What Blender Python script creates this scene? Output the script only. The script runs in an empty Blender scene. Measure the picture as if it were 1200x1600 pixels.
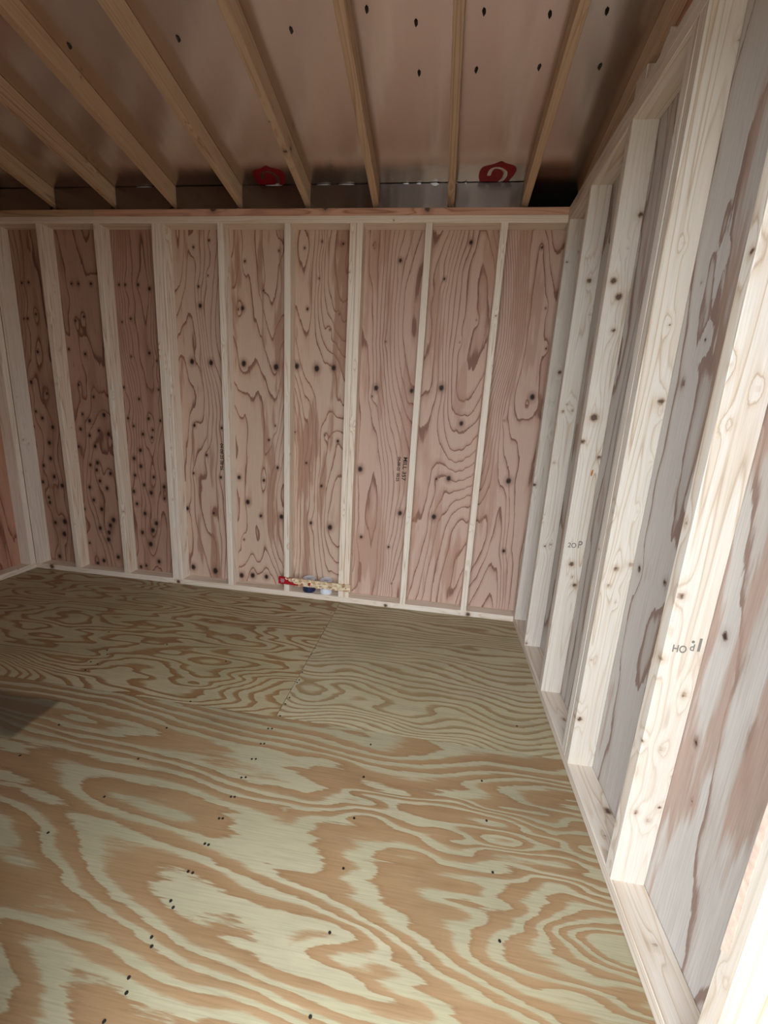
import bpy, bmesh, math, random
import numpy as np
from mathutils import Matrix, Vector
C = bpy.context.scene.collection
sc = bpy.context.scene

# ------------------------------------------------------------------ camera
cam = bpy.data.cameras.new('camera'); camo = bpy.data.objects.new('camera', cam); C.objects.link(camo)
cam.sensor_fit = 'HORIZONTAL'; cam.sensor_width = 36.0
cam.lens = 638.35 * 36.0 / 1200.0
cam.clip_start = 0.02
R3 = ((0.98906099, -0.12098851, -0.08438086), (0.13656347, 0.96729013, 0.21377611), (0.05575632, -0.22296095, 0.97323155))
mw = Matrix.Identity(4)
for i in range(3):
    mw[i][0] = R3[i][0]; mw[i][1] = R3[i][2]; mw[i][2] = -R3[i][1]
mw[0][3], mw[1][3], mw[2][3] = -0.5688, -2.5414, 1.2448
camo.matrix_world = mw
sc.camera = camo

# ------------------------------------------------------------------ light
world = bpy.data.worlds.new('sky'); sc.world = world; world.use_nodes = True
wn = world.node_tree; wn.nodes.clear()
wo = wn.nodes.new('ShaderNodeOutputWorld'); bg = wn.nodes.new('ShaderNodeBackground')
bg.inputs['Color'].default_value = (0.80, 0.90, 1.0, 1); bg.inputs['Strength'].default_value = 5.0
wn.links.new(bg.outputs[0], wo.inputs[0])
sun = bpy.data.lights.new('sun', 'SUN'); sun.energy = 5.0; sun.angle = 0.02; sun.color = (1.0, 0.97, 0.92)
suno = bpy.data.objects.new('sun', sun); C.objects.link(suno)
suno.rotation_euler = Vector((1.0, 0.355, -0.8)).to_track_quat('-Z', 'Y').to_euler()
suno.location = (-6, -5, 6)
DX0, DX1, DZ1 = -1.13, -0.10, 2.14          # the doorway in the front wall
por = bpy.data.lights.new('doorway_portal', 'AREA'); por.shape = 'RECTANGLE'; por.size = DX1 - DX0; por.size_y = DZ1
por.cycles.is_portal = True                 # guides sampling of the sky through the doorway; gives no light itself
poro = bpy.data.objects.new('doorway_portal', por); C.objects.link(poro)
poro.location = ((DX0 + DX1) / 2, -2.37, DZ1 / 2); poro.rotation_euler = (math.radians(90), 0, 0)
vs = sc.view_settings; vs.view_transform = 'Standard'; vs.look = 'None'; vs.gamma = 1.0; vs.use_curve_mapping = False
vs.exposure = 0.80
sc.cycles.use_denoising = True
sc.cycles.max_bounces = 12; sc.cycles.diffuse_bounces = 8; sc.cycles.glossy_bounces = 4
sc.cycles.sample_clamp_indirect = 8.0

# ------------------------------------------------------------------ sizes (metres), from the photograph
H = 2.303                    # underside of the top plates
W, D = 0.0381, 0.0889        # a two by four
XL = -3.505                  # inner face of the left wall; right wall inner face is x = 0, back wall y = 0
YF = -2.26                   # inner face of the front wall
Z0, SL = 2.406, 0.215        # rafter underside at the back wall, roof rise per metre
RV = 0.0912                  # rafter depth measured plumb
RIDGE = -1.085
def roofz(y): return Z0 + RV - SL * y if y > RIDGE else Z0 + RV - SL * (2 * RIDGE - y)
# knots and nails, in metres
K_R = [(-.886,2.146,.0118),(-1.049,2.225,.0058),(-.49,2.242,.0128),(-.623,2.053,.0089),(-.949,1.7,.0064),(-.992,1.427,.0168),(-.769,1.421,.015),(-.588,1.446,.0181),(-.448,1.241,.0153),(-1.071,.912,.0184),(-.494,.894,.0177),(-.572,.885,.0089),(-.791,.64,.0167),(-.567,.635,.0182),(-1.044,.452,.0116),(-.854,.399,.0096),(-.045,1.419,.0177),(-.07,1.368,.0065),(-.122,.906,.0187),(-.097,.447,.0124),(-.1,2.218,.0084),(-1.016,1.375,.0068),(-.817,.139,.0058),(-.418,1.835,.0046),(-.502,1.711,.0047),(-.036,1.909,.0059),(-.004,1.692,.0062),(-.193,1.272,.005)]
K_M = [(-1.465,2.208,.0075),(-1.359,2.243,.0074),(-1.23,2.232,.0088),(-1.372,2.045,.0061),(-1.443,1.873,.0095),(-1.241,1.849,.0063),(-1.298,1.758,.0064),(-1.377,1.528,.0202),(-1.267,1.536,.0184),(-1.508,1.537,.0186),(-1.517,1.124,.0072),(-1.315,1.118,.0072),(-1.227,1.084,.0108),(-1.437,.927,.0093),(-1.33,.78,.0114),(-1.399,.518,.0119),(-1.264,.499,.0197),(-1.625,2.192,.0076),(-1.725,1.972,.0079),(-1.697,1.062,.0092),(-1.652,1.158,.0072),(-1.637,.881,.0114),(-1.735,.788,.0116),(-1.76,.536,.0121),(-1.61,.543,.018),(-1.723,.088,.017),(-1.645,1.526,.0204),(-2.177,2.209,.0086),(-2.073,2.247,.0085),(-2.088,2.05,.0059),(-2.154,1.987,.009),(-2.148,1.876,.0137),(-2.221,1.538,.0178),(-2.088,1.535,.0177),(-2.226,1.127,.0122),(-2.029,1.121,.0103),(-2.146,.932,.0107),(-2.248,.799,.0092),(-2.11,.526,.0114),(-2.309,.543,.0153),(-2.286,.102,.0205),(-2.114,.09,.0244),(-2.048,.785,.0109),(-1.843,2.133,.0086),(-1.864,1.868,.0151),(-1.863,1.539,.0191),(-1.913,.795,.0144),(-1.854,.628,.0185),(-1.887,.352,.0077),(-1.827,.087,.0199),(-1.911,.078,.0201),(-1.894,1.86,.0075)]
K_L = [(-2.703,1.989,.0092),(-2.659,1.989,.0092),(-2.569,1.991,.0107),(-2.491,1.969,.0122),(-2.639,1.787,.0095),(-2.702,1.766,.008),(-2.522,1.579,.0114),(-2.656,1.553,.0083),(-2.728,1.351,.0103),(-2.473,1.349,.0085),(-2.622,1.28,.0104),(-2.716,1.148,.0106),(-2.561,1.153,.0123),(-2.475,1.144,.0105),(-2.613,1.045,.0126),(-2.536,1.078,.0107),(-2.546,1.026,.0108),(-2.679,1.097,.0107),(-2.642,.933,.0146),(-2.695,.872,.0148),(-2.647,.82,.0149),(-2.698,.751,.0132),(-2.553,.749,.0131),(-2.478,.684,.0151),(-2.632,.687,.0133),(-2.718,.633,.0154),(-2.582,.634,.0172),(-2.701,.543,.0136),(-2.643,.476,.0157),(-2.482,.599,.0115),(-2.558,.41,.0178),(-2.591,.354,.02),(-2.676,.33,.0161),(-2.616,.246,.0203),(-2.559,.116,.0165),(-2.665,.074,.0125),(-2.709,.059,.0147),(-2.471,1.532,.0082),(-3.045,1.99,.0094),(-2.994,1.99,.0094),(-2.903,1.992,.0109),(-2.978,1.791,.0097),(-3.045,1.765,.0098),(-3.117,1.583,.0101),(-2.997,1.556,.0118),(-3.071,1.353,.0105),(-2.966,1.278,.0105),(-2.899,1.159,.0161),(-3.065,1.156,.0108),(-3.015,1.114,.0145),(-2.951,1.049,.0128),(-3.093,1.052,.0128),(-3.027,1.011,.0129),(-2.877,1.029,.0164),(-2.992,.938,.0149),(-2.987,.82,.0151),(-3.045,.801,.0133),(-2.999,.767,.0134),(-2.891,.75,.0152),(-2.981,.689,.0135),(-2.93,.639,.0155),(-3.07,.636,.0137),(-3.047,.543,.0139),(-2.989,.479,.018),(-2.902,.404,.0201),(-3.133,.467,.0121),(-2.932,.36,.0182),(-3.018,.332,.0163),(-2.948,.304,.0184),(-2.958,.249,.0186),(-2.892,.116,.0168),(-3.015,.076,.017),(-3.068,.05,.0149),(-3.12,.206,.0105),(-3.123,.926,.0131),(-3.414,1.989,.0096),(-3.363,1.993,.0096),(-3.338,1.798,.0099),(-3.404,1.769,.01),(-3.434,1.768,.0083),(-3.36,1.558,.012),(-3.442,1.354,.0143),(-3.327,1.284,.0107),(-3.435,1.154,.011),(-3.389,1.111,.0129),(-3.472,1.048,.0112),(-3.314,1.052,.0149),(-3.358,.939,.0152),(-3.363,.826,.0154),(-3.429,.77,.0137),(-3.352,.693,.0157),(-3.294,.63,.0178),(-3.453,.647,.0139),(-3.417,.493,.0142),(-3.392,.34,.0166),(-3.309,.356,.0227),(-3.326,.258,.021),(-3.391,.071,.0173),(-3.442,.028,.0131),(-3.42,.532,.0121)]
S_b = [(.016,-.038,2.103,.0058),(.069,-.038,2.151,.0046),(.059,-.038,1.549,.0102),(.008,-.038,.911,.0096)]
S_c = [(.051,-.354,1.918,.0102),(.026,-.354,2.009,.004),(.021,-.354,1.327,.0068),(.038,-.354,1.363,.0056),(.065,-.354,1.335,.0056),(.017,-.354,1.074,.0058),(.031,-.354,.63,.0061),(.06,-.354,.642,.0061),(.011,-.354,.052,.007)]
S_d = [(.079,-.759,2.012,.0093),(.054,-.759,1.905,.0032),(.023,-.759,1.794,.0116),(.051,-.759,1.74,.0126),(.052,-.759,1.622,.0078),(.035,-.759,1.295,.0145),(.007,-.759,1.198,.0093),(.08,-.759,1.138,.0083),(.042,-.759,.673,.0105),(.07,-.759,.578,.0093),(.054,-.759,.615,.0053)]
S_e = [(.05,-1.182,1.76,.003),(.053,-1.182,1.551,.0038),(.072,-1.182,1.34,.0092),(.08,-1.182,1.311,.0027),(.08,-1.182,1.16,.0027),(.07,-1.182,1.004,.0028),(.038,-1.182,.807,.0078),(.08,-1.182,.826,.0068),(.013,-1.182,.231,.0087),(.016,-1.182,.47,.0042),(.057,-1.182,.692,.003),(.0,-1.164,.23,.0065)]
S_f = [(.062,-1.58,1.346,.0031),(.02,-1.58,1.273,.0023),(.01,-1.58,.885,.0074),(.068,-1.58,.634,.0063),(.048,-1.58,.474,.0052),(.023,-1.58,.273,.0062),(.058,-1.58,.253,.0054),(.088,-1.58,.396,.0037),(.0,-1.568,1.6,.0071),(.0,-1.583,1.389,.0031),(.0,-1.556,1.053,.0044),(.0,-1.573,.72,.0067),(.0,-1.576,.487,.0053),(-.0,-1.592,.394,.006),(.0,-1.564,.074,.0031)]
K_RW = [(-1.626,.82,.0089),(-1.623,.541,.0071),(-1.657,.409,.0035),(-1.219,.826,.0091),(-1.367,.839,.008),(-1.249,1.386,.0071),(-1.308,1.488,.0047),(-1.314,1.132,.0034),(-1.235,1.648,.0042),(-1.32,1.689,.0026),(-1.117,1.25,.0024)]
NAILS = [(-2.306,-.69),(-1.925,-.733),(-2.149,-.881),(-2.13,-.962),(-2.175,-.953),(-2.146,-1.016),(-2.178,-.849),(-1.958,-1.34),(-1.547,-1.273),(-1.958,-1.493),(-1.549,-1.427),(-1.157,-1.197),(-1.142,-1.194),(-1.153,-1.276),(-1.14,-1.273),(-1.154,-1.35),(-1.14,-1.347),(-1.154,-1.431),(-1.14,-1.427),(-1.153,-1.506),(-1.141,-1.504),(-1.152,-1.582),(-1.141,-1.58),(-.738,-1.504),(-.737,-1.348),(-.737,-1.197),(-1.549,-.808),(-1.165,-.365),(-1.149,-.588),(-1.152,-.652),(-1.146,-.809),(-1.141,-.872),(-1.144,-.893),(-1.14,-1.002),(-1.143,-1.045),(-1.138,-1.119),(-1.172,-.167),(-1.547,-1.114),(-1.152,-1.661),(-1.14,-1.662),(-1.155,-1.738),(-1.141,-1.739),(-1.157,-1.81),(-1.142,-1.822),(-1.154,-1.886),(-1.142,-1.902),(-1.154,-1.96),(-1.141,-1.983),(-.737,-1.655),(-.736,-1.805),(-.738,-1.953),(-1.615,-1.713),(-1.548,-1.581),(-1.154,-2.029),(-.736,-1.347),(-.738,-1.504),(-.318,-1.283),(-.317,-1.434),(-.316,-1.59),(-.318,-1.75),(-.142,-.975)]
SPIKES = [(-1.254,-.711),(-1.716,-.706),(-.783,-.71),(-.543,-.73),(-.315,-.711),(-.778,-.542),(-.551,-.544),(-.309,-.543),(-.081,-.536),(-.126,-.71),(-.957,-.758),(-2.194,-.704),(-1.91,-.689)]

# ------------------------------------------------------------------ numpy noise
def _hash(ix, iy, iz, seed):
    h = (ix.astype(np.int64) * 374761393 + iy.astype(np.int64) * 668265263 + iz.astype(np.int64) * 2147483647 + seed * 974634777) & 0xffffffff
    h = ((h ^ (h >> 13)) * 1274126177) & 0xffffffff
    return ((h ^ (h >> 16)) & 0xffff) / 65535.0
def vnoise(x, y, z=None, seed=0):
    x = np.asarray(x, float); y = np.asarray(y, float)
    z = np.zeros_like(x) if z is None else np.asarray(z, float)
    ix, iy, iz = np.floor(x), np.floor(y), np.floor(z)
    fx, fy, fz = x - ix, y - iy, z - iz
    s = lambda t: t * t * t * (t * (6 * t - 15) + 10)
    fx, fy, fz = s(fx), s(fy), s(fz)
    r = 0
    for a in (0, 1):
        for b in (0, 1):
            for c in (0, 1):
                w = (fx if a else 1 - fx) * (fy if b else 1 - fy) * (fz if c else 1 - fz)
                r = r + w * _hash(ix + a, iy + b, iz + c, seed)
    return r * 2 - 1
def fbm(x, y, z=None, seed=0, o=3):
    r, amp, f = 0, 1.0, 1.0
    for k in range(o):
        r = r + amp * vnoise(x * f, y * f, None if z is None else z * f, seed + 17 * k); amp *= .5; f *= 2.03
    return r

# ------------------------------------------------------------------ node helpers
class NT:
    def __init__(s, name):
        s.m = bpy.data.materials.new(name); s.m.use_nodes = True; s.t = s.m.node_tree
        s.b = s.t.nodes['Principled BSDF']
    def n(s, typ, **kw):
        x = s.t.nodes.new(typ)
        for k, v in kw.items(): setattr(x, k, v)
        return x
    def put(s, sock, v):
        if hasattr(v, 'is_linked') or hasattr(v, 'links'): s.t.links.new(v, sock)
        elif isinstance(v, (tuple, list)) and len(v) == 3 and sock.type == 'RGBA': sock.default_value = (*v, 1)
        else: sock.default_value = v
    def math(s, op, a, b=0.0, c=None):
        x = s.n('ShaderNodeMath', operation=op); s.put(x.inputs[0], a); s.put(x.inputs[1], b)
        if c is not None: s.put(x.inputs[2], c)
        return x.outputs[0]
    def attr(s, name, vec=False):
        x = s.n('ShaderNodeAttribute'); x.attribute_name = name
        return x.outputs['Vector'] if vec else x.outputs['Fac']
    def scale(s, v, sc3):
        x = s.n('ShaderNodeVectorMath', operation='MULTIPLY'); s.put(x.inputs[0], v); x.inputs[1].default_value = sc3
        return x.outputs[0]
    def noise(s, v, scale=1.0, detail=2.0, rough=.5, dist=0.0):
        x = s.n('ShaderNodeTexNoise'); s.put(x.inputs['Vector'], v); x.inputs['Scale'].default_value = scale
        x.inputs['Detail'].default_value = detail; x.inputs['Roughness'].default_value = rough; x.inputs['Distortion'].default_value = dist
        return x.outputs['Fac']
    def ramp(s, f, stops, interp='LINEAR'):
        x = s.n('ShaderNodeValToRGB'); r = x.color_ramp; r.interpolation = interp
        while len(r.elements) < len(stops): r.elements.new(0.5)
        for e, (p, c) in zip(r.elements, stops):
            e.position = p; e.color = (*c, 1) if isinstance(c, (tuple, list)) else (c, c, c, 1)
        s.put(x.inputs[0], f); return x.outputs['Color']
    def mr(s, v, a, b, c=0.0, d=1.0, smooth=False):
        x = s.n('ShaderNodeMapRange'); x.interpolation_type = 'SMOOTHSTEP' if smooth else 'LINEAR'
        s.put(x.inputs['Value'], v)
        for k, q in zip(('From Min', 'From Max', 'To Min', 'To Max'), (a, b, c, d)): s.put(x.inputs[k], q)
        return x.outputs['Result']
    def mix(s, f, a, b, blend='MIX'):
        x = s.n('ShaderNodeMix', data_type='RGBA', blend_type=blend)
        s.put(x.inputs['Factor'], f); s.put(x.inputs[6], a); s.put(x.inputs[7], b)
        return x.outputs[2]
    def out(s, col, rough=.6, spec=.3, metal=0.0, bump=None, bstr=.2, bdist=.001):
        s.put(s.b.inputs['Base Color'], col); s.put(s.b.inputs['Roughness'], rough)
        s.b.inputs['Specular IOR Level'].default_value = spec; s.b.inputs['Metallic'].default_value = metal
        if bump is not None:
            x = s.n('ShaderNodeBump'); x.inputs['Strength'].default_value = bstr; x.inputs['Distance'].default_value = bdist
            s.put(x.inputs['Height'], bump); s.t.links.new(x.outputs[0], s.b.inputs['Normal'])
        return s.m

def srgb(r, g, b):
    f = lambda c: c / 12.92 if c <= .04045 else ((c + .055) / 1.055) ** 2.4
    return tuple(f(c / 255) for c in (r, g, b))

def wood_knots(s, col, dark, ring, halo, hk=.45):
    k = s.math('ADD', s.attr('kd'), s.math('MULTIPLY', s.math('SUBTRACT', s.noise(s.attr('gc', True), 130, 2), .5), .5))
    col = s.mix(s.mr(k, 1.0, 3.4, hk, 0, True), col, halo)
    col = s.mix(s.mr(k, .95, 1.55, .85, 0, True), col, ring)
    return s.mix(s.mr(k, .72, 1.02, 1, 0, True), col, dark)

# ------------------------------------------------------------------ wood materials
def lumber_mat(name, light, tan, line, rough=.55):
    s = NT(name); gc = s.attr('gc', True)
    oi = s.n('ShaderNodeObjectInfo').outputs['Random']
    f = s.noise(s.scale(gc, (.55, 15, 15)), 1, 1.5, .4)
    jag = s.noise(s.scale(gc, (5, 160, 160)), 1, 2)
    v = s.math('ADD', s.math('MULTIPLY', f, 12.0), s.math('ADD', s.math('MULTIPLY', jag, .22), s.attr('wf')))
    fr = s.math('FRACT', v)
    col = s.ramp(fr, [(0, light), (.45, light), (.74, tan), (.86, line), (.95, tan), (1, light)])
    amt = s.mr(s.noise(s.scale(gc, (.8, 6, 6)), 1, 1), .35, .65, .2, .8)
    col = s.mix(amt, light, col)
    st = s.noise(s.scale(gc, (9, 420, 420)), 1, 3, .6)
    col = s.mix(1.0, col, s.ramp(st, [(.25, .86), (.6, 1.0), (.8, 1.06)]), 'MULTIPLY')
    big = s.noise(s.scale(gc, (1.3, 9, 9)), 1, 2)
    col = s.mix(s.mr(big, .5, .75, 0, .35), col, tan)
    tint = s.ramp(oi, [(0, (.93, .9, .87)), (.5, (1, 1, 1)), (1, (1.0, .95, .9))])
    col = s.mix(1.0, col, tint, 'MULTIPLY')
    col = wood_knots(s, col, (.10, .06, .042), (.32, .21, .14), line, .35)
    return s.out(col, rough, .35, bump=s.math('ADD', st, s.math('MULTIPLY', fr, .4)), bstr=.12)

def ply_mat(name, light, mid, line, patch, jag=.05, streak=.5, kh=.5, edge=.72, pamt=.45):
    s = NT(name); gc = s.attr('gc', True)
    j = s.noise(s.scale(gc, (6, 80, 80)), 1, 3, .6)
    j2 = s.noise(s.scale(gc, (40, 220, 220)), 1, 2, .6)
    v = s.math('ADD', s.attr('wf'), s.math('ADD', s.math('MULTIPLY', j, jag * 4), s.math('MULTIPLY', j2, jag)))
    fr = s.math('FRACT', v)
    wid = s.noise(s.scale(gc, (2, 12, 12)), 1, 2)
    fr2 = s.math('POWER', fr, s.mr(wid, .3, .7, 1.0, 3.2))
    col = s.ramp(fr2, [(0, light), (.35, light), (edge, mid), (.84, line), (.96, line), (1, light)])
    pn = s.noise(s.scale(gc, (1.3, 10, 10)), 1, 3, .55)
    pe = s.math('ADD', pn, s.math('MULTIPLY', j, .12))
    col = s.mix(s.mr(pe, .60, .66, 0, pamt), col, patch)
    st = s.noise(s.scale(gc, (5, 300, 300)), 1, 3, .65)
    col = s.mix(streak, col, s.mix(1.0, col, s.ramp(st, [(.25, .76), (.55, 1.0), (.8, 1.12)]), 'MULTIPLY'))
    col = wood_knots(s, col, (.03, .018, .014), (.15, .08, .06), line, kh)
    return s.out(col, .62, .25, bump=st, bstr=.15)

M = {}
M['lumber'] = lumber_mat('pale_spruce', srgb(238, 225, 209), srgb(226, 203, 177), srgb(192, 158, 126))
M['lumber_right'] = lumber_mat('cream_spruce', srgb(216, 206, 194), srgb(206, 189, 168), srgb(172, 146, 120))
M['cedar'] = lumber_mat('pink_lumber', srgb(214, 168, 144), srgb(200, 148, 120), srgb(150, 96, 74))
M['tan'] = lumber_mat('tan_lumber', srgb(196, 166, 136), srgb(182, 149, 118), srgb(146, 108, 80))
M['ply'] = ply_mat('fir_plywood', srgb(200, 169, 150), srgb(188, 152, 132), srgb(138, 101, 85), srgb(170, 126, 102))
M['ply_pale'] = ply_mat('stained_fir_plywood', srgb(204, 175, 153), srgb(194, 160, 136), srgb(140, 101, 83), srgb(162, 118, 94), pamt=.7)
M['ply_brown'] = ply_mat('knotty_fir_plywood', srgb(180, 143, 122), srgb(166, 127, 106), srgb(124, 86, 70), srgb(152, 111, 90), streak=.9)
M['ply_grey'] = ply_mat('grey_fir_plywood', srgb(190, 182, 174), srgb(180, 168, 158), srgb(140, 116, 104), srgb(166, 138, 122), streak=.9, kh=.3, pamt=.8)
M['ply_orange'] = ply_mat('orange_fir_plywood', srgb(190, 144, 120), srgb(176, 126, 102), srgb(136, 90, 70), srgb(162, 112, 88))

def floor_mat(name, freqjag, pale, pale2, tan, tan2, line, thr=.5):
    s = NT(name); gc = s.attr('gc', True)
    j = s.noise(s.scale(gc, (4.5, 42, 42)), 1, 3, .6)
    j2 = s.noise(s.scale(gc, (18, 240, 240)), 1, 3, .6)
    v = s.math('ADD', s.attr('wf'), s.math('ADD', s.math('MULTIPLY', j, freqjag), s.math('MULTIPLY', j2, freqjag * .35)))
    fr = s.math('FRACT', v)
    big = s.noise(s.scale(gc, (1.2, 3, 3)), 1, 2)
    pc = s.mix(s.mr(big, .35, .65), pale, pale2); tc = s.mix(s.mr(big, .4, .7), tan, tan2)
    band = s.ramp(fr, [(0, 0.0), (.02, 0.0), (.10, 1.0), (thr - .06, .9), (thr + .1, 0.0), (1, 0.0)])
    col = s.mix(band, pc, tc)
    edge = s.ramp(fr, [(0, 0.0), (.03, .0), (.08, .32), (.2, .1), (thr, 0.0)])
    col = s.mix(edge, col, line)
    st = s.noise(s.scale(gc, (6, 230, 230)), 1, 4, .7)
    col = s.mix(1.0, col, s.ramp(st, [(.2, .74), (.5, .98), (.8, 1.12)]), 'MULTIPLY')
    cl = s.noise(s.scale(gc, (2.2, 4, 4)), 1, 4, .6)
    col = s.mix(1.0, col, s.ramp(cl, [(.25, .82), (.5, 1.0), (.8, 1.05)]), 'MULTIPLY')
    gst = s.attr('kd')
    col = s.mix(s.mr(s.math('ADD', gst, s.math('MULTIPLY', s.math('SUBTRACT', cl, .5), .5)), .75, 1.1, .7, 0, True), col, srgb(74, 66, 54))
    return s.out(col, s.mr(st, .3, .7, .5, .62), .3, bump=st, bstr=.1)
M['floor_near'] = floor_mat('treated_pine_plywood', .7, srgb(156, 146, 116), srgb(163, 152, 124), srgb(147, 116, 82), srgb(140, 108, 74), srgb(118, 88, 60), .61)
M['floor_left'] = floor_mat('brown_pine_plywood', .4, srgb(164, 152, 116), srgb(172, 158, 126), srgb(146, 112, 74), srgb(138, 102, 66), srgb(122, 90, 58), .40)
M['floor_right'] = floor_mat('fine_pine_plywood', .6, srgb(166, 154, 122), srgb(174, 162, 132), srgb(150, 126, 90), srgb(144, 118, 84), srgb(116, 90, 60), .4)

def plain(name, col, rough=.5, spec=.4, metal=0.0, var=.15, sc_=40):
    s = NT(name); tc = s.n('ShaderNodeTexCoord').outputs['Object']
    nz = s.noise(tc, sc_, 3)
    c = s.mix(1.0, col, s.ramp(nz, [(.3, 1 - var), (.7, 1.0)]), 'MULTIPLY')
    return s.out(c, rough, spec, metal)
def foil_mat(name, col0, col1):
    s = NT(name); tc = s.n('ShaderNodeTexCoord').outputs['Object']
    nz = s.noise(s.scale(tc, (1, 1, 1)), 220, 3, .6)
    wv = s.noise(s.scale(tc, (7, 1.2, 1)), 1, 2)
    c = s.mix(wv, col0, col1)
    return s.out(c, s.mr(nz, .3, .7, .20, .27), .5, 1.0, bump=wv, bstr=.5, bdist=.012)
M['foil'] = foil_mat('foil_facing', (.64, .565, .515), (.74, .665, .615))
M['foil_shaded'] = foil_mat('shaded_dark_foil', (.20, .18, .17), (.27, .245, .235))  # foil colour darkened to paint in eave shade and its dark reflection
M['red'] = plain('red_print', srgb(128, 12, 22), .4, .4)
M['ink'] = plain('black_ink', srgb(58, 48, 46), .7, .2)
M['ink_grey'] = plain('grey_ink', srgb(132, 124, 116), .7, .2)
M['nail'] = plain('dark_nail', srgb(44, 38, 32), .5, .4, .3)
M['steel'] = plain('bright_steel', srgb(150, 160, 176), .3, .5, .8)
M['jar_blue'] = plain('navy_plastic', srgb(30, 42, 74), .35, .5)
M['jar_white'] = plain('white_plastic', srgb(226, 228, 234), .4, .5, 0, .05)
M['lid'] = plain('lid_plastic', srgb(208, 208, 218), .4, .5, 0, .06)
M['lid_print'] = plain('lid_print', srgb(70, 76, 100), .5, .3)
M['wane'] = plain('orange_bark_edge', srgb(236, 204, 184), .8, .2, 0, .3, 60)
M['ground'] = plain('dull_gravel', srgb(146, 141, 132), .9, .2, 0, .35, 25)
M['eave_shade'] = plain('black_eave_shade', srgb(14, 13, 13), .9, .1)  # black that paints the shade in the last eave bay
M['white'] = plain('white_foil_and_light_leak', srgb(225, 228, 236), .35, .5, .3)
M['resin'] = plain('amber_resin', srgb(190, 110, 40), .3, .5)
def osb_mat():
    s = NT('painted_strand_board'); tc = s.n('ShaderNodeTexCoord').outputs['Object']
    vo = s.n('ShaderNodeTexVoronoi'); s.put(vo.inputs['Vector'], s.scale(tc, (44, 30, 70))); vo.inputs['Scale'].default_value = 1
    hs = s.n('ShaderNodeSeparateColor'); s.put(hs.inputs[0], vo.outputs['Color'])
    c = s.ramp(hs.outputs[0], [(0, srgb(160, 112, 74)), (.25, srgb(222, 196, 156)), (.6, srgb(240, 222, 190)), (1, srgb(196, 152, 108))])
    c = s.mix(1.0, c, s.ramp(s.noise(s.scale(tc, (30, 30, 220)), 1, 3), [(.3, .75), (.7, 1.05)]), 'MULTIPLY')
    sp = s.n('ShaderNodeSeparateXYZ'); s.put(sp.inputs[0], tc)
    x, z = sp.outputs[0], sp.outputs[2]
    nz = s.noise(s.scale(tc, (38, 20, 60)), 1, 3)
    m1 = s.math('ADD', x, s.math('ADD', s.math('MULTIPLY', z, 2.4), s.math('MULTIPLY', s.math('SUBTRACT', nz, .5), .12)))
    red = s.math('MAXIMUM', s.mr(m1, .145, .152, 1, 0), s.mr(x, .046, .050, 1, 0))
    spot = s.math('MULTIPLY', s.mr(nz, .60, .64, 0, 1), s.mr(x, .30, .34, 1, 0))
    return s.out(s.mix(s.math('MAXIMUM', red, spot), c, srgb(160, 24, 34)), .7, .2)
M['osb'] = osb_mat()

# ------------------------------------------------------------------ mesh helpers
def link(name, me, mat, parent=None):
    if mat is not None: me.materials.append(mat)
    o = bpy.data.objects.new(name, me); C.objects.link(o)
    if parent is not None: o.parent = parent
    return o
def empty(name, loc=(0, 0, 0), kind=None, label=None, cat=None, group=None):
    o = bpy.data.objects.new(name, None); C.objects.link(o); o.location = loc; o.empty_display_size = .1
    if kind: o['kind'] = kind
    if label: o['label'] = label
    if cat: o['category'] = cat
    if group: o['group'] = group
    return o
def put_attrs(me, gc, wf, kd):
    a = me.attributes.new('gc', 'FLOAT_VECTOR', 'POINT'); a.data.foreach_set('vector', np.asarray(gc, np.float32).ravel())
    a = me.attributes.new('wf', 'FLOAT', 'POINT'); a.data.foreach_set('value', np.asarray(wf, np.float32))
    a = me.attributes.new('kd', 'FLOAT', 'POINT'); a.data.foreach_set('value', np.asarray(kd, np.float32))
_seed = [0]
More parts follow.
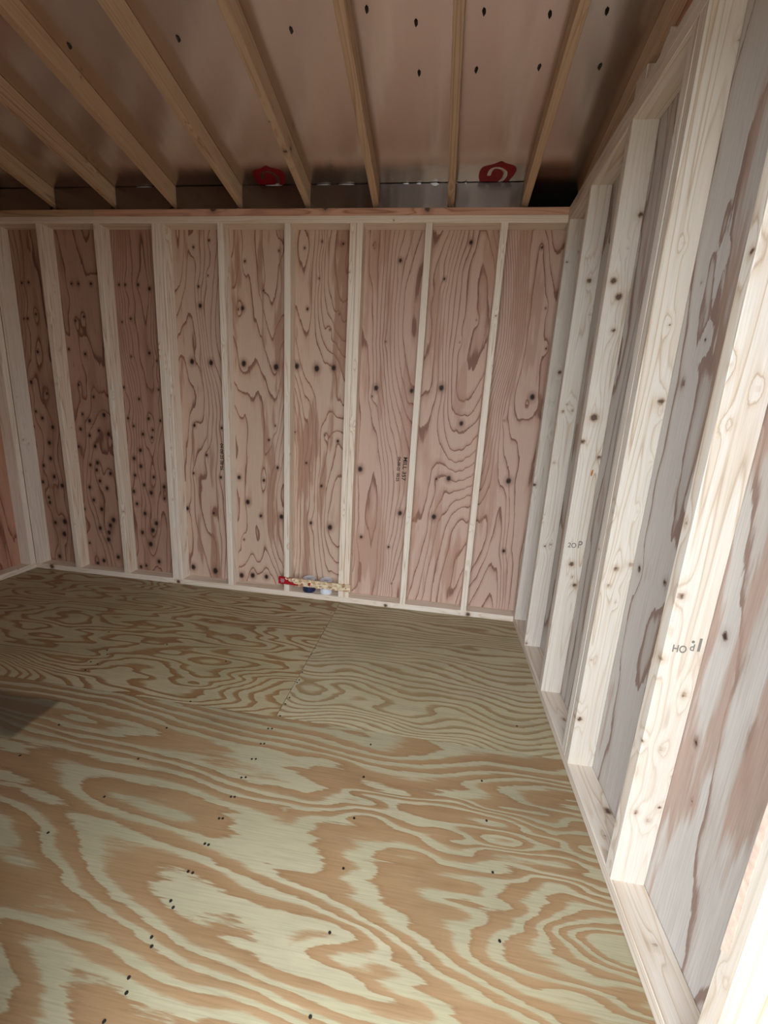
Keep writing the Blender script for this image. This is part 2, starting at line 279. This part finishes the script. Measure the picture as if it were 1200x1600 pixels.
def board(name, mat, parent, lo, hi, knots=(), axis=None, step=.014, rnd=0, ch=.0022, rot=None, label=None):
    """an axis-aligned timber from corner lo to corner hi; knots are (x, y, z, r) in the same frame"""
    _seed[0] += 1; sd = _seed[0]; rg = random.Random(sd)
    lo = np.array(lo, float); hi = np.array(hi, float); d = hi - lo
    if axis is None: axis = int(np.argmax(d))
    o2 = [i for i in range(3) if i != axis]
    A, B, Ln = d[o2[0]], d[o2[1]], d[axis]
    na, nb = max(1, round(A / .011)), max(1, round(B / .011))
    ring = []
    for k in range(na + 1): ring.append((ch + (A - 2 * ch) * k / na, 0))
    for k in range(nb + 1): ring.append((A, ch + (B - 2 * ch) * k / nb))
    for k in range(na + 1): ring.append((A - ch - (A - 2 * ch) * k / na, B))
    for k in range(nb + 1): ring.append((0, B - ch - (B - 2 * ch) * k / nb))
    ring = np.array(ring); nr = len(ring); nl = max(2, round(Ln / step))
    L = np.linspace(0, Ln, nl + 1)
    P = np.zeros((nl + 1, nr, 3)); P[:, :, axis] = L[:, None]; P[:, :, o2[0]] = ring[None, :, 0]; P[:, :, o2[1]] = ring[None, :, 1]
    P = P.reshape(-1, 3)
    kl = [(np.array(k[:3]) - lo, k[3]) for k in knots]
    for _ in range(rnd):                                   # small knots where the photograph shows none in particular
        q = np.array([rg.uniform(0, d[0]), rg.uniform(0, d[1]), rg.uniform(0, d[2])])
        q[rg.choice(o2)] = rg.choice((0, 1)) * 0.0889
        q = np.minimum(q, d); kl.append((q, rg.uniform(.0022, .006)))
    kd = np.full(len(P), 9.0); wf = np.zeros(len(P))
    for q, r in kl:
        v = P - q; dist = np.sqrt((v ** 2).sum(1)); kd = np.minimum(kd, dist / r)
        v2 = v.copy(); v2[:, axis] *= .4
        wf += 1.3 * np.exp(-(v2 ** 2).sum(1) / (2.2 * r + .004) ** 2)
    gc = np.stack([P[:, axis], P[:, o2[0]], P[:, o2[1]]], 1) + np.array([rg.uniform(0, 40), rg.uniform(0, 4), rg.uniform(0, 4)])
    i = np.arange(nl)[:, None] * nr; j = np.arange(nr)[None, :]; j2 = (j + 1) % nr
    F = np.stack([i + j, i + j2, i + nr + j2, i + nr + j], 2).reshape(-1, 4).tolist()
    if axis != 1: pass
    F.append(list(range(nr))[::-1]); F.append([nl * nr + k for k in range(nr)])
    me = bpy.data.meshes.new(name)
    me.from_pydata(P.tolist(), [], F)
    bm = bmesh.new(); bm.from_mesh(me); bmesh.ops.recalc_face_normals(bm, faces=bm.faces); bm.to_mesh(me); bm.free()
    put_attrs(me, gc, wf, kd)
    o = link(name, me, mat, parent); o.location = lo
    if rot is not None: o.matrix_local = rot
    if label: o['label'] = label
    return o
def panel(name, mat, parent, fn, u0, u1, v0, v1, du, dv, thick, place, field, knots=(), kscale=1.0, seed=0, long_v=True, warpk=.6, kdfn=None):
    """a sheet: front face is a grid in (u, v) carrying the grain field, thick behind it. place(u, v, t) -> xyz, t = depth behind the face"""
    nu, nv = max(1, round((u1 - u0) / du)), max(1, round((v1 - v0) / dv))
    U, V = np.meshgrid(np.linspace(u0, u1, nu + 1), np.linspace(v0, v1, nv + 1)); U = U.ravel(); V = V.ravel()
    if fn is not None: U, V = fn(U, V)
    kd = np.full(len(U), 9.0); wf = field(U, V)
    for a, b, r in knots:
        su, sv = (1, .8) if long_v else (.8, 1)
        dist = np.hypot((U - a) * su, (V - b) * sv); kd = np.minimum(kd, dist / (r * kscale))
        eu, ev = (1, .42) if long_v else (.42, 1)
        wf = wf + warpk * np.exp(-(((U - a) * eu) ** 2 + ((V - b) * ev) ** 2) / (3.0 * r) ** 2)
    if kdfn is not None: kd = np.minimum(kd, kdfn(U, V))
    P = [place(a, b, 0.0) for a, b in zip(U, V)]; n = len(P)
    gl, gw = (V, U) if long_v else (U, V)
    gc = np.stack([gl, gw, np.full(n, seed * .37)], 1)
    w1 = nu + 1
    F = [[j * w1 + i, j * w1 + i + 1, (j + 1) * w1 + i + 1, (j + 1) * w1 + i] for j in range(nv) for i in range(nu)]
    b = [i for i in range(w1)] + [j * w1 + nu for j in range(1, nv + 1)] + [nv * w1 + i for i in range(nu - 1, -1, -1)] + [j * w1 for j in range(nv - 1, 0, -1)]
    back = {}
    P2 = [place(U[k], V[k], thick) for k in b]
    for q, k in enumerate(b): back[k] = n + q
    for k, k2 in zip(b, b[1:] + b[:1]): F.append([k2, k, back[k], back[k2]])
    F.append([back[k] for k in b][::-1])
    me = bpy.data.meshes.new(name); me.from_pydata(P + P2, [], F)
    put_attrs(me, np.vstack([gc, gc[b]]), np.concatenate([wf, wf[b]]), np.concatenate([kd, kd[b]]))
    return link(name, me, mat, parent)
def prism(name, mat, parent, pts, ext):
    """closed solid: polygon pts (3-D) extruded by ext"""
    n = len(pts); e = Vector(ext)
    V = [Vector(p) for p in pts] + [Vector(p) + e for p in pts]
    F = [list(range(n))[::-1], list(range(n, 2 * n))] + [[i, (i + 1) % n, n + (i + 1) % n, n + i] for i in range(n)]
    me = bpy.data.meshes.new(name); me.from_pydata(V, [], F)
    bm = bmesh.new(); bm.from_mesh(me); bmesh.ops.recalc_face_normals(bm, faces=bm.faces); bm.to_mesh(me); bm.free()
    z = np.array([tuple(v) for v in V]); put_attrs(me, z, np.zeros(len(V)), np.full(len(V), 9.0))
    return link(name, me, mat, parent)
def writing(name, body, size, loc, right, up, parent, mat, sx=1.0):
    cu = bpy.data.curves.new(name, 'FONT'); cu.body = body; cu.size = size; cu.extrude = .00015; cu.offset = .0006
    tmp = bpy.data.objects.new(name, cu); C.objects.link(tmp)
    dg = bpy.context.evaluated_depsgraph_get(); me = bpy.data.meshes.new_from_object(tmp.evaluated_get(dg))
    bpy.data.objects.remove(tmp); me.materials.clear()
    r = Vector(right).normalized(); u = Vector(up).normalized(); n = r.cross(u)
    m = Matrix(((r.x * sx, u.x, n.x, loc[0]), (r.y * sx, u.y, n.y, loc[1]), (r.z * sx, u.z, n.z, loc[2]), (0, 0, 0, 1)))
    me.transform(m)
    return link(name, me, mat, parent)
def lathe(name, mat, parent, prof, seg=32):
    V, F = [], []
    n = len(prof)
    for k in range(seg):
        a = 2 * math.pi * k / seg
        for r, z in prof: V.append((r * math.cos(a), r * math.sin(a), z))
    for k in range(seg):
        k2 = (k + 1) % seg
        for i in range(n - 1): F.append([k * n + i, k2 * n + i, k2 * n + i + 1, k * n + i + 1])
    me = bpy.data.meshes.new(name); me.from_pydata(V, [], F)
    bm = bmesh.new(); bm.from_mesh(me); bmesh.ops.remove_doubles(bm, verts=bm.verts, dist=1e-5); bmesh.ops.recalc_face_normals(bm, faces=bm.faces)
    for f in bm.faces: f.smooth = True
    bm.to_mesh(me); bm.free(); me.set_sharp_from_angle(angle=math.radians(40))
    return link(name, me, mat, parent)

# ------------------------------------------------------------------ floor
floor = empty('floor', (0, 0, 0), 'structure', 'plywood floor of treated pine sheets with swirling grain', None)
def onfloor(u, v, t): return (u, v, -t)
def f_near(x, y):
    x2 = x + .12 * vnoise(x * 1.7, y * 3, seed=2); yt = y + .13 * (x + .9)
    a = 2.6 * vnoise(x2 * .8 + .7, yt * 4.6 + .4, seed=205) + 1.0 * vnoise(x2 * 2.0, yt * 11, seed=206) + .28 * vnoise(x2 * 5, yt * 26, seed=207)
    dx, dy = x - .10, y + 1.68 + .12 * (x + .2)                    # long nested chevrons pointing to the left
    zig = .20 * vnoise(x * 3.0, y * 14, seed=9) + .09 * vnoise(x * 7, y * 34, seed=10)
    r_ = np.sqrt((dx / .95) ** 2 + (dy / .27) ** 2 + .004) + zig
    k = np.clip(1.2 - r_, 0, 1.2) / 1.2
    hill = 7.6 * k * (.45 + .55 * k)
    far = 4.5 * np.clip((y + 1.30) / .17, 0, 1)                   # straight close lines along the seam
    return a * (1 - .75 * np.clip(k * 2, 0, 1)) + hill + far - 6.0 * (yt + 1.7) * (1 - np.clip(k * 2, 0, 1)) + .5 * x
def grey_patch(x, y):                                 # darker grey patch with one straight edge
    return np.maximum.reduce([1 + (x + 2.062 + .04 * (y + 1.3)) * 12, np.abs(y + 1.325) / .125 + .06, (-2.75 - x) * 3 + 1, .55 + 0 * x])
def f_left(x, y):
    a = 3.4 * vnoise(x * 1.1, y * 4.5, seed=21) + 2.0 * vnoise(x * 2.6, y * 11, seed=22) + .5 * vnoise(x * 7, y * 30, seed=23) + 13.0 * y
    b = 0
    for cx, cy, r in ((-1.60, -1.0, .10), (-2.1, -.55, .16), (-2.6, -.75, .16), (-1.9, -.2, .13), (-2.9, -.3, .15)):
        b = b + 4.5 * np.exp(-np.sqrt(((x - cx) / (2.6 * r)) ** 2 + ((y - cy) / (.7 * r)) ** 2 + .01))
    return a + b
def f_right(x, y):
    return 2.0 * vnoise(x * 1.3, y * 5, seed=33) + .9 * vnoise(x * 4, y * 14, seed=34) + 26 * y + .8 * np.sin(x * 16 + 3 * vnoise(x * 2, y * 4, seed=3)) * np.clip((-y - .55) * 2.5, 0, 1)
G = .0012
SX, SY = -1.1535, -1.128
panel('plywood_sheet', M['floor_near'], floor, None, XL - .09, .09, -2.36, SY - G, .012, .008, .018, onfloor, f_near, (), 1.0, 1, False, 0.0, grey_patch)
panel('plywood_sheet', M['floor_left'], floor, None, XL - .09, SX - G, SY + G, .088, .012, .009, .018, onfloor, f_left, (), 1.0, 2, False)
panel('plywood_sheet', M['floor_right'], floor, None, SX + G, .09, SY + G, .088, .012, .009, .018, onfloor, f_right, (), 1.0, 3, False)
bm = bmesh.new(); bmesh.ops.create_cone(bm, cap_ends=True, segments=7, radius1=.0042, radius2=.0036, depth=.001)
nm = bpy.data.meshes.new('nail'); bm.to_mesh(nm); bm.free(); nm.materials.append(M['nail'])
for x, y in NAILS:
    o = bpy.data.objects.new('nail', nm); C.objects.link(o); o.parent = floor; o.location = (x, y, .0005)

# ------------------------------------------------------------------ back wall
wb = empty('wall_back', (XL / 2, 0, 0), 'structure', 'back wall of bare studs over knotty pinkish plywood sheathing'); wb_inv = Vector((-XL / 2, 0, 0))
def B(o):                                        # children were built in world coordinates
    o.location = o.location + wb_inv; return o
XF, XC = -1.134, -1.134 - 1.2192
def onback(u, v, t): return (u, .0889 + t, v)
def flame(x, z, sd, a=3.6, fx=3.0, fz=.5, lin=3.0, b=1.1):
    x = x + .05 * vnoise(x * 3, z * 1.6, seed=sd + 5)
    return a * vnoise(x * fx + 3.3, z * fz + x * .3, seed=sd) + b * vnoise(x * 7.7, z * 1.25 - x, seed=sd + 1) + .3 * vnoise(x * 17, z * 3.2, seed=sd + 2) + .12 * vnoise(x * 40, z * 9, seed=sd + 3) + lin * x
def f_backR(x, z): return flame(x, z, 41, 7.5, 3.2, .6, 8.0, 2.2)
def f_backM(x, z): return flame(x, z, 51, 5.0, 2.8, .65, 4.0, 1.9)
def f_backL(x, z): return flame(x, z, 61, 5.0, 3.6, .38, 8.0, 1.4)
ZT = H + 2 * W
for nm_, mt, fl, kn, a, b, sd in (('R', 'ply', f_backR, K_R, XF + .0012, .0889, 4), ('M', 'ply_pale', f_backM, K_M, XC + .0012, XF - .0012, 5), ('L', 'ply_brown', f_backL, K_L, XL - .088, XC - .0012, 6)):
    B(panel('plywood_panel', M[mt], wb, None, a, b, .0, roofz(.0889) - .002, .0085, .0085, .0125, onback, fl, kn, .72, sd))
B(board('bottom_plate', M['lumber'], wb, (XL, 0, 0), (0, D, W), [(-.29, 0, .016, .014), (-.84, 0, .012, .012), (-2.35, 0, .016, .013), (-3.374, 0, .024, .017)]))
B(board('top_plate', M['lumber'], wb, (XL, 0, H), (0, D, H + W - .0006), rnd=4))
B(board('top_plate', M['tan'], wb, (XL, 0, H + W), (-2.763, D, ZT - .002), rnd=1, label='darker tan length of the upper top plate'))
B(board('top_plate', M['cedar'], wb, (-2.761, 0, H + W), (0, D, ZT - .002), [(-1.99, 0, ZT, .02), (-1.318, 0, ZT, .016), (-.743, 0, ZT - .01, .015)], label='pinkish length of the upper top plate'))
def bstud(x0, x1, r=5): B(board('stud', M['lumber'], wb, (x0, 0, W), (x1, D, H), rnd=r + 6))
for x in (-.3229, -.7267, -1.5389, -1.9498, -2.7559, -3.1522): bstud(x - W / 2, x + W / 2)
for x in (XF, XC): bstud(x - W, x - .0005); bstud(x + .0005, x + W)
bstud(XL + .0005, XL + W)
# mill stamps on the sheathing, reading downwards
for body, size, x, z, sx in (('MILL 357', .036, -.790, 1.012, 1.12), ('04-08-25  00:25', .026, -.826, 1.010, .96), ('04-08-25 08 25', .030, -2.043, 1.018, .98)):
    B(writing('mill_stamp', body, size, (x, .0886, z), (-.03, 0, -1), (1, 0, -.03), wb, M['ink'], sx))

# ------------------------------------------------------------------ right wall
wr = empty('wall_right', (0, 0, 0), 'structure', 'right wall of pale studs over grey plywood sheathing')
YB = D                                           # the right wall runs through to the back corner
YE = YF + .0
def onright(u, v, t): return (.0889 + t, u, v)
def f_right_wall(y, z): return flame(y, z, 71, 2.6, 4.5, .25, 5.0, .8)
panel('plywood_panel', M['ply_grey'], wr, None, -1.1638, YB, 0, ZT, .011, .012, .0125, onright, f_right_wall, K_RW, .9, 7)
panel('plywood_panel', M['ply_grey'], wr, None, -2.36, -1.166, 0, ZT, .011, .012, .0125, onright, lambda y, z: flame(y, z, 77, 1.8, 4.0, .2, 4.0, .6), K_RW, .9, 8)
board('bottom_plate', M['lumber_right'], wr, (0, -2.36, 0), (D, YB, W), [(.075, -1.36, W, .012), (.03, -1.45, W, .005), (.05, -1.72, W, .006), (.055, -.94, W, .008)], rnd=3)
board('top_plate', M['lumber_right'], wr, (0, -2.36, H), (D, YB, H + W - .0006), rnd=4)
board('top_plate', M['lumber_right'], wr, (.0005, -2.36, H + W), (D, YB, ZT), rnd=3)
def rstud(y0, y1, kn=(), mat='lumber_right', r=2): return board('stud', M[mat], wr, (0, y0, W), (D, y1, H), kn, step=.010, rnd=r + 4)
rstud(-.0381, 0, S_b); rstud(-.3542, -.3161, S_c)
rstud(-.759, -.7209, S_d); rstud(-1.182, -1.1443, S_e); rstud(-1.1437, -1.106)
sf = rstud(-1.5796, -1.5415, S_f)
rstud(-1.962, -1.924)
prism('bark_edge', M['wane'], wr, [(-.0006, -1.9238, .36), (-.0006, -1.932, .365), (-.0006, -1.940, .385), (-.0006, -1.936, .52), (-.0006, -1.934, .80), (-.0006, -1.9238, 1.1)], (.0005, 0, 0))
rstud(-2.36, -2.322)
# back end stamps on the studs, upside down
writing('lumber_stamp', 'HO', .026, (.017, -1.5799, .744), (1, 0, 0), (0, 0, 1), wr, M['ink_grey'], .8)
writing('lumber_stamp', 'I', .048, (.0685, -1.5799, .752), (1, 0, .0), (0, 0, 1), wr, M['ink_grey'], 1.0)
writing('lumber_stamp', 'd', .024, (.0545, -1.5799, .752), (1, 0, .0), (0, 0, 1), wr, M['ink_grey'], .9)
writing('lumber_stamp', '.', .050, (.0535, -1.5799, .772), (1, 0, .0), (0, 0, 1), wr, M['ink_grey'], 1.0)
writing('lumber_stamp', '2O', .030, (.014, -.7594, .748), (1, 0, 0), (0, 0, 1), wr, M['ink_grey'], .9)
writing('lumber_stamp', 'P', .046, (.054, -.7594, .748), (1, 0, 0), (0, 0, 1), wr, M['ink_grey'], .8)
prism('resin_pocket', M['resin'], wr, [(.058, -.7590, 1.074), (.061, -.7590, 1.086), (.066, -.7590, 1.088), (.066, -.7590, 1.072), (.063, -.7590, 1.060), (.059, -.7590, 1.062)], (0, -.0008, 0))
prism('torn_splinter', M['lumber_right'], wr, [(.012, -.852, ZT - .001), (.008, -.905, ZT + .03), (.006, -.945, ZT + .045), (.010, -.995, ZT + .0), (.014, -1.0, ZT - .001)], (.012, 0, 0))
# gable above the top plates: sheathing, rafter and short studs
prism('gable_panel', M['ply_orange'], wr, [(.0889, YB, ZT + .0005), (.0889, YB, roofz(YB) - .001), (.0889, RIDGE, roofz(RIDGE) - .001), (.0889, -2.36, roofz(-2.36) - .001), (.0889, -2.36, ZT + .0005)], (.0125, 0, 0))
def slope_m(x, z0, skew=0.0):                    # frame that runs down-slope from the eave towards the ridge
    d = Vector((skew, -1, SL)).normalized(); r = Vector((1, 0, 0)); r = (r - d * r.dot(d)).normalized(); n = d.cross(r) * -1
    if n.z < 0: n = -n
    m = Matrix.Identity(4)
    for i in range(3): m[i][0] = r[i]; m[i][1] = d[i]; m[i][2] = n[i]
    return m, d
def rafter(name, mat, parent, x, skew, y0=0.0889, kn=(), rnd=4):
    m, d = slope_m(x, Z0, skew)
    m[0][3], m[1][3], m[2][3] = x, y0, Z0 - SL * y0
    Ln = (y0 - RIDGE) / -d.y
    return board(name, mat, parent, (0, 0, 0), (W, Ln, D), kn, axis=1, rnd=rnd, rot=m)
rafter('gable_rafter', M['tan'], wr, .0500, 0)
for y in (-.62, -1.02):
    board('gable_stud', M['lumber_right'], wr, (.05, y - D / 2, ZT), (.0881, y + D / 2, roofz(y + D / 2) - RV - .002), axis=2)

# ------------------------------------------------------------------ left wall
wl = empty('wall_left', (0, 0, 0), 'structure', 'left wall with a pale corner stud over orange plywood')
def onleft(u, v, t): return (XL - D - t, u, v)
panel('plywood_panel', M['ply_orange'], wl, lambda U, V: (-U, V), 0 - D, 2.36, 0, ZT, .03, .03, .0125, onleft, lambda y, z: 2 * fbm(y * 6, z * .8, seed=81, o=3) + 6 * y, (), 1.0, 9)
board('bottom_plate', M['lumber'], wl, (XL - D, -2.36, 0), (XL, D, W), rnd=3)
board('top_plate', M['lumber'], wl, (XL - D, -2.36, H), (XL, D, H + W - .0006), rnd=3)
board('top_plate', M['tan'], wl, (XL - D, -2.36, H + W), (XL - .0005, D, ZT), rnd=3)
for y in (-.0381, -.43, -.835, -1.24, -1.65, -2.05): board('stud', M['lumber'], wl, (XL - D, y, W), (XL, y + W, H), rnd=4)
prism('gable_panel', M['ply_orange'], wl, [(XL - D, YB, ZT + .0005), (XL - D, YB, roofz(YB) - .001), (XL - D, RIDGE, roofz(RIDGE) - .001), (XL - D, -2.36, roofz(-2.36) - .001), (XL - D, -2.36, ZT + .0005)], (-.0125, 0, 0))
rafter('gable_rafter', M['tan'], wl, XL - .088, 0)

# ------------------------------------------------------------------ front wall round the doorway the picture is taken from
wf_ = empty('wall_front', (0, 0, 0), 'structure', 'front wall beside the open doorway')
def fbox(name, a, b, mat='ply'):
    (x0, y0, z0), (x1, y1, z1) = a, b
    return prism(name, M[mat], wf_, [(x0, y0, z0), (x1, y0, z0), (x1, y0, z1), (x0, y0, z1)], (0, y1 - y0, 0))
fbox('plywood_panel', (XL - D, -2.372, 0), (DX0, -2.3605, ZT)); fbox('plywood_panel', (DX1, -2.372, 0), (D, -2.3605, ZT)); fbox('header_panel', (DX0, -2.372, DZ1), (DX1, -2.3605, ZT))
fbox('door_stud', (DX0 - W, -2.36, 0), (DX0, -2.271, DZ1), 'lumber'); fbox('door_stud', (DX1, -2.36, 0), (DX1 + W, -2.271, DZ1), 'lumber')
fbox('header', (DX0 - W, -2.36, DZ1), (DX1 + W, -2.271, DZ1 + .14), 'lumber')
prism('gable_strip', M['ply'], wf_, [(XL - D, -2.372, ZT), (D, -2.372, ZT), (D, -2.372, roofz(-2.36)), (XL - D, -2.372, roofz(-2.36))], (0, .0115, 0))

# ------------------------------------------------------------------ roof
ceil = empty('ceiling', (0, 0, 0), 'structure', 'sloping roof underside of dull foil between tan rafters')
XS = -1.830
def slab(name, x0, x1, ya, yb):
    return prism(name, M['foil'], ceil, [(x0, ya, roofz(ya)), (x1, ya, roofz(ya)), (x1, yb, roofz(yb)), (x0, yb, roofz(yb))], (0, 0, .0125))
slab('foil_sheet', XS + .0003, D + .0125, .10, RIDGE); slab('foil_sheet', XL - D - .0125, XS - .0003, .10, RIDGE)
slab('foil_sheet', XL - D - .0125, D + .0125, RIDGE, -2.38)
for ya, yb in ((.14, RIDGE), (RIDGE, -2.40)):
    prism('roofing', M['ground'], ceil, [(XL - D - .05, ya, roofz(ya) + .0135), (D + .05, ya, roofz(ya) + .0135), (D + .05, yb, roofz(yb) + .0135), (XL - D - .05, yb, roofz(yb) + .0135)], (0, 0, .004))
RX = (-3.057, -2.648, -2.258, -1.849, -1.444, -1.054, -.637, -.246)
RS = (-.045, -.022, -.029, -.030, -.008, .006, -.011, 0.0)
RK = {4: [(0.019, .42, 0, .012), (.0381, .40, .03, .012)]}
for k, (x, s_) in enumerate(zip(RX, RS)): rafter('rafter', M['tan'], ceil, x, s_, kn=RK.get(k, ()), rnd=6)
edges = [XL - D] + [v for x in RX for v in (x - .001, x + W + .001)] + [.0495]
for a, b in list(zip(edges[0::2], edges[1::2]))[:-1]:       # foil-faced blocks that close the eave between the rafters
    prism('eave_block', M['foil_shaded'], ceil, [(a, .004, ZT - .001), (b, .004, ZT - .001), (b, .004, roofz(.004) - .0035), (a, .004, roofz(.004) - .0035)], (0, .011, 0))
prism('shade_strip', M['eave_shade'], ceil, [(RX[-1] + W + .001, .0880, ZT - .001), (.0495, .0880, ZT - .001), (.0495, .0880, roofz(.0885)), (RX[-1] + W + .001, .0880, roofz(.0885))], (0, -.002, 0))  # black strip added in place of the shade in the open last bay
m, dr = slope_m(0, 0)
def onroof(x, y, below): return (x, y, roofz(y) - below)
# red printed emblems, their lower part cut off by the sheet edge
OUT = [(215, 570), (178, 500), (168, 420), (180, 340), (208, 290), (250, 258), (320, 238), (400, 225), (460, 212), (530, 190), (600, 164), (635, 152), (660, 156), (720, 188), (790, 208), (860, 220), (930, 238), (985, 268), (1018, 310), (1022, 360), (1005, 410), (970, 470), (930, 530), (895, 572)]
CURL = [(362, 440), (366, 395), (382, 345), (415, 308), (460, 282), (530, 268), (620, 270), (690, 286), (750, 316), (805, 350), (828, 390), (832, 440), (815, 500), (780, 545), (740, 572), (640, 572), (690, 535), (728, 480), (740, 430), (738, 385), (715, 355), (660, 318), (590, 298), (530, 298), (490, 315), (468, 350), (455, 395), (452, 440)]
def emblem(x0, wdt, y_seam, hgt):
    def q(p, below): return onroof(x0 + (p[0] - 168) / 854 * wdt, y_seam - (572 - p[1]) / 420 * hgt, below)
    e = prism('printed_emblem', M['red'], ceil, [q(p, .0006) for p in OUT], (0, 0, .0004))
    prism('emblem_curl', M['foil'], e, [q(p, .0010) for p in CURL], (0, 0, .0003))
emblem(-.486, .186, .002, .125); emblem(-1.716, .186, .002, .125)
# nail points that come through the sheets
bm = bmesh.new(); bmesh.ops.create_cone(bm, cap_ends=True, segments=6, radius1=.0075, radius2=.0012, depth=.012)
for v in bm.verts: v.co.y *= 1.7
nmesh = bpy.data.meshes.new('nail_point'); bm.to_mesh(nmesh); bm.free(); nmesh.materials.append(M['nail'])
rg = random.Random(4)
for x, y in SPIKES:
    o = bpy.data.objects.new('nail_point', nmesh); C.objects.link(o); o.parent = ceil
    o.location = onroof(x, y, .006); o.rotation_euler = (math.pi, 0, rg.uniform(-.3, .3))
# torn foil scraps; thin white slivers paint in light leaking at the eave joint
for x, w_, h_ in ((-.715, .05, .016), (-.80, .03, .008), (-.87, .035, .003), (-.55, .012, .010), (-1.20, .09, .0028), (-1.33, .08, .0028), (-.62, .06, .003), (-2.42, .10, .0028), (-1.62, .10, .0026)):
    z = roofz(.003) - .004
    prism('foil_scrap_and_leak', M['white'], ceil, [(x - w_ / 2, .0035, z), (x - w_ * .1, .0035, z - h_ * .7), (x + w_ * .2, .001, z - h_), (x + w_ / 2, .0035, z - h_ * .2), (x + w_ * .25, .002, z + .002), (x - w_ * .2, .002, z + .001)], (0, -.0015, 0))

# ------------------------------------------------------------------ things on the bottom plate
def jar(x, body, label):
    t = empty('paint_jar', (x, .0455, W), None, label, 'jar', 'small lidded jars on the bottom plate')
    lathe('jar_body', M[body], t, [(0, 0), (.040, 0), (.0425, .003), (.0435, .02), (.0435, .062), (.0425, .066), (.030, .068), (0, .068)], 36)
    lid = lathe('lid', M['lid'], t, [(0, .0685), (.043, .0685), (.0448, .071), (.0448, .092), (.0435, .0955), (.040, .0965), (.037, .0950), (.0355, .0925), (0, .0925)], 40)
    V = [(-.016, -.010), (.014, -.014), (.016, -.008), (-.014, -.003)]
    prism('lid_mark', M['lid_print'], lid, [(a, b, .0926) for a, b in V], (0, 0, .0004))
    lathe('label_band', M['jar_white' if body == 'jar_white' else 'jar_blue'], t, [(.0434, .012), (.0439, .012), (.0439, .058), (.0434, .058)], 36)
    return t
jar(-1.389, 'jar_blue', 'navy jar with a pale lid behind the strip, left of the white jar')
jar(-1.267, 'jar_white', 'white jar with a pale lid behind the strip, beside the double stud')
st = empty('wood_strip', (-1.5923, -.0005, .0926), None, 'flaky strand board strip with a red painted end nailed across two studs', 'strip')
st.rotation_euler = (0, math.radians(.95), 0)
def strip_mesh():
    bm = bmesh.new(); n = 40; L_, h_, t_ = .5065, .0505, .0105; rg = random.Random(8)
    top = [(L_ * k / n, h_ + rg.uniform(-.0015, .001)) for k in range(n + 1)]; bot = [(L_ * k / n, rg.uniform(-.001, .0012)) for k in range(n + 1)]
    f_ = [[bm.verts.new((x, -t_ + rg.uniform(-.0004, .0004), z)) for x, z in row] for row in (bot, [(x, .017) for x, _ in bot], [(x, .034) for x, _ in bot], top)]
    b_ = [[bm.verts.new((x, 0, z)) for x, z in row] for row in (bot, top)]
    for a, b in zip(f_, f_[1:]):
        for k in range(n): bm.faces.new((a[k], a[k + 1], b[k + 1], b[k]))
    for k in range(n):
        bm.faces.new((b_[1][k], b_[1][k + 1], b_[0][k + 1], b_[0][k])); bm.faces.new((f_[3][k], f_[3][k + 1], b_[1][k + 1], b_[1][k])); bm.faces.new((b_[0][k], b_[0][k + 1], f_[0][k + 1], f_[0][k]))
    for k in (0, n): bm.faces.new([f_[0][k], f_[1][k], f_[2][k], f_[3][k], b_[1][k], b_[0][k]])
    bmesh.ops.recalc_face_normals(bm, faces=bm.faces)
    me = bpy.data.meshes.new('strand_board'); bm.to_mesh(me); bm.free(); return me
link('strand_board', strip_mesh(), M['osb'], st)
for q, (x, z, w_) in enumerate(((.016, .034, .026), (.014, .024, .030), (.018, .014, .022))):
    prism('print_line', M['lid'], st, [(x, -.0108, z), (x + w_, -.0108, z), (x + w_, -.0108, z + .0028), (x, -.0108, z + .0028)], (0, -.0004, 0))
for x, z in ((.475, .025), (.03, .008)):
    o = bpy.data.objects.new('nail', nm); C.objects.link(o); o.parent = st; o.location = (x, -.0112, z); o.rotation_euler = (math.pi / 2, 0, 0)

# ------------------------------------------------------------------ ground outside the doorway
me = bpy.data.meshes.new('ground'); me.from_pydata([(-25, -30, -.25), (25, -30, -.25), (25, 12, -.25), (-25, 12, -.25)], [], [(0, 1, 2, 3)])
g = link('ground', me, M['ground']); g['kind'] = 'structure'
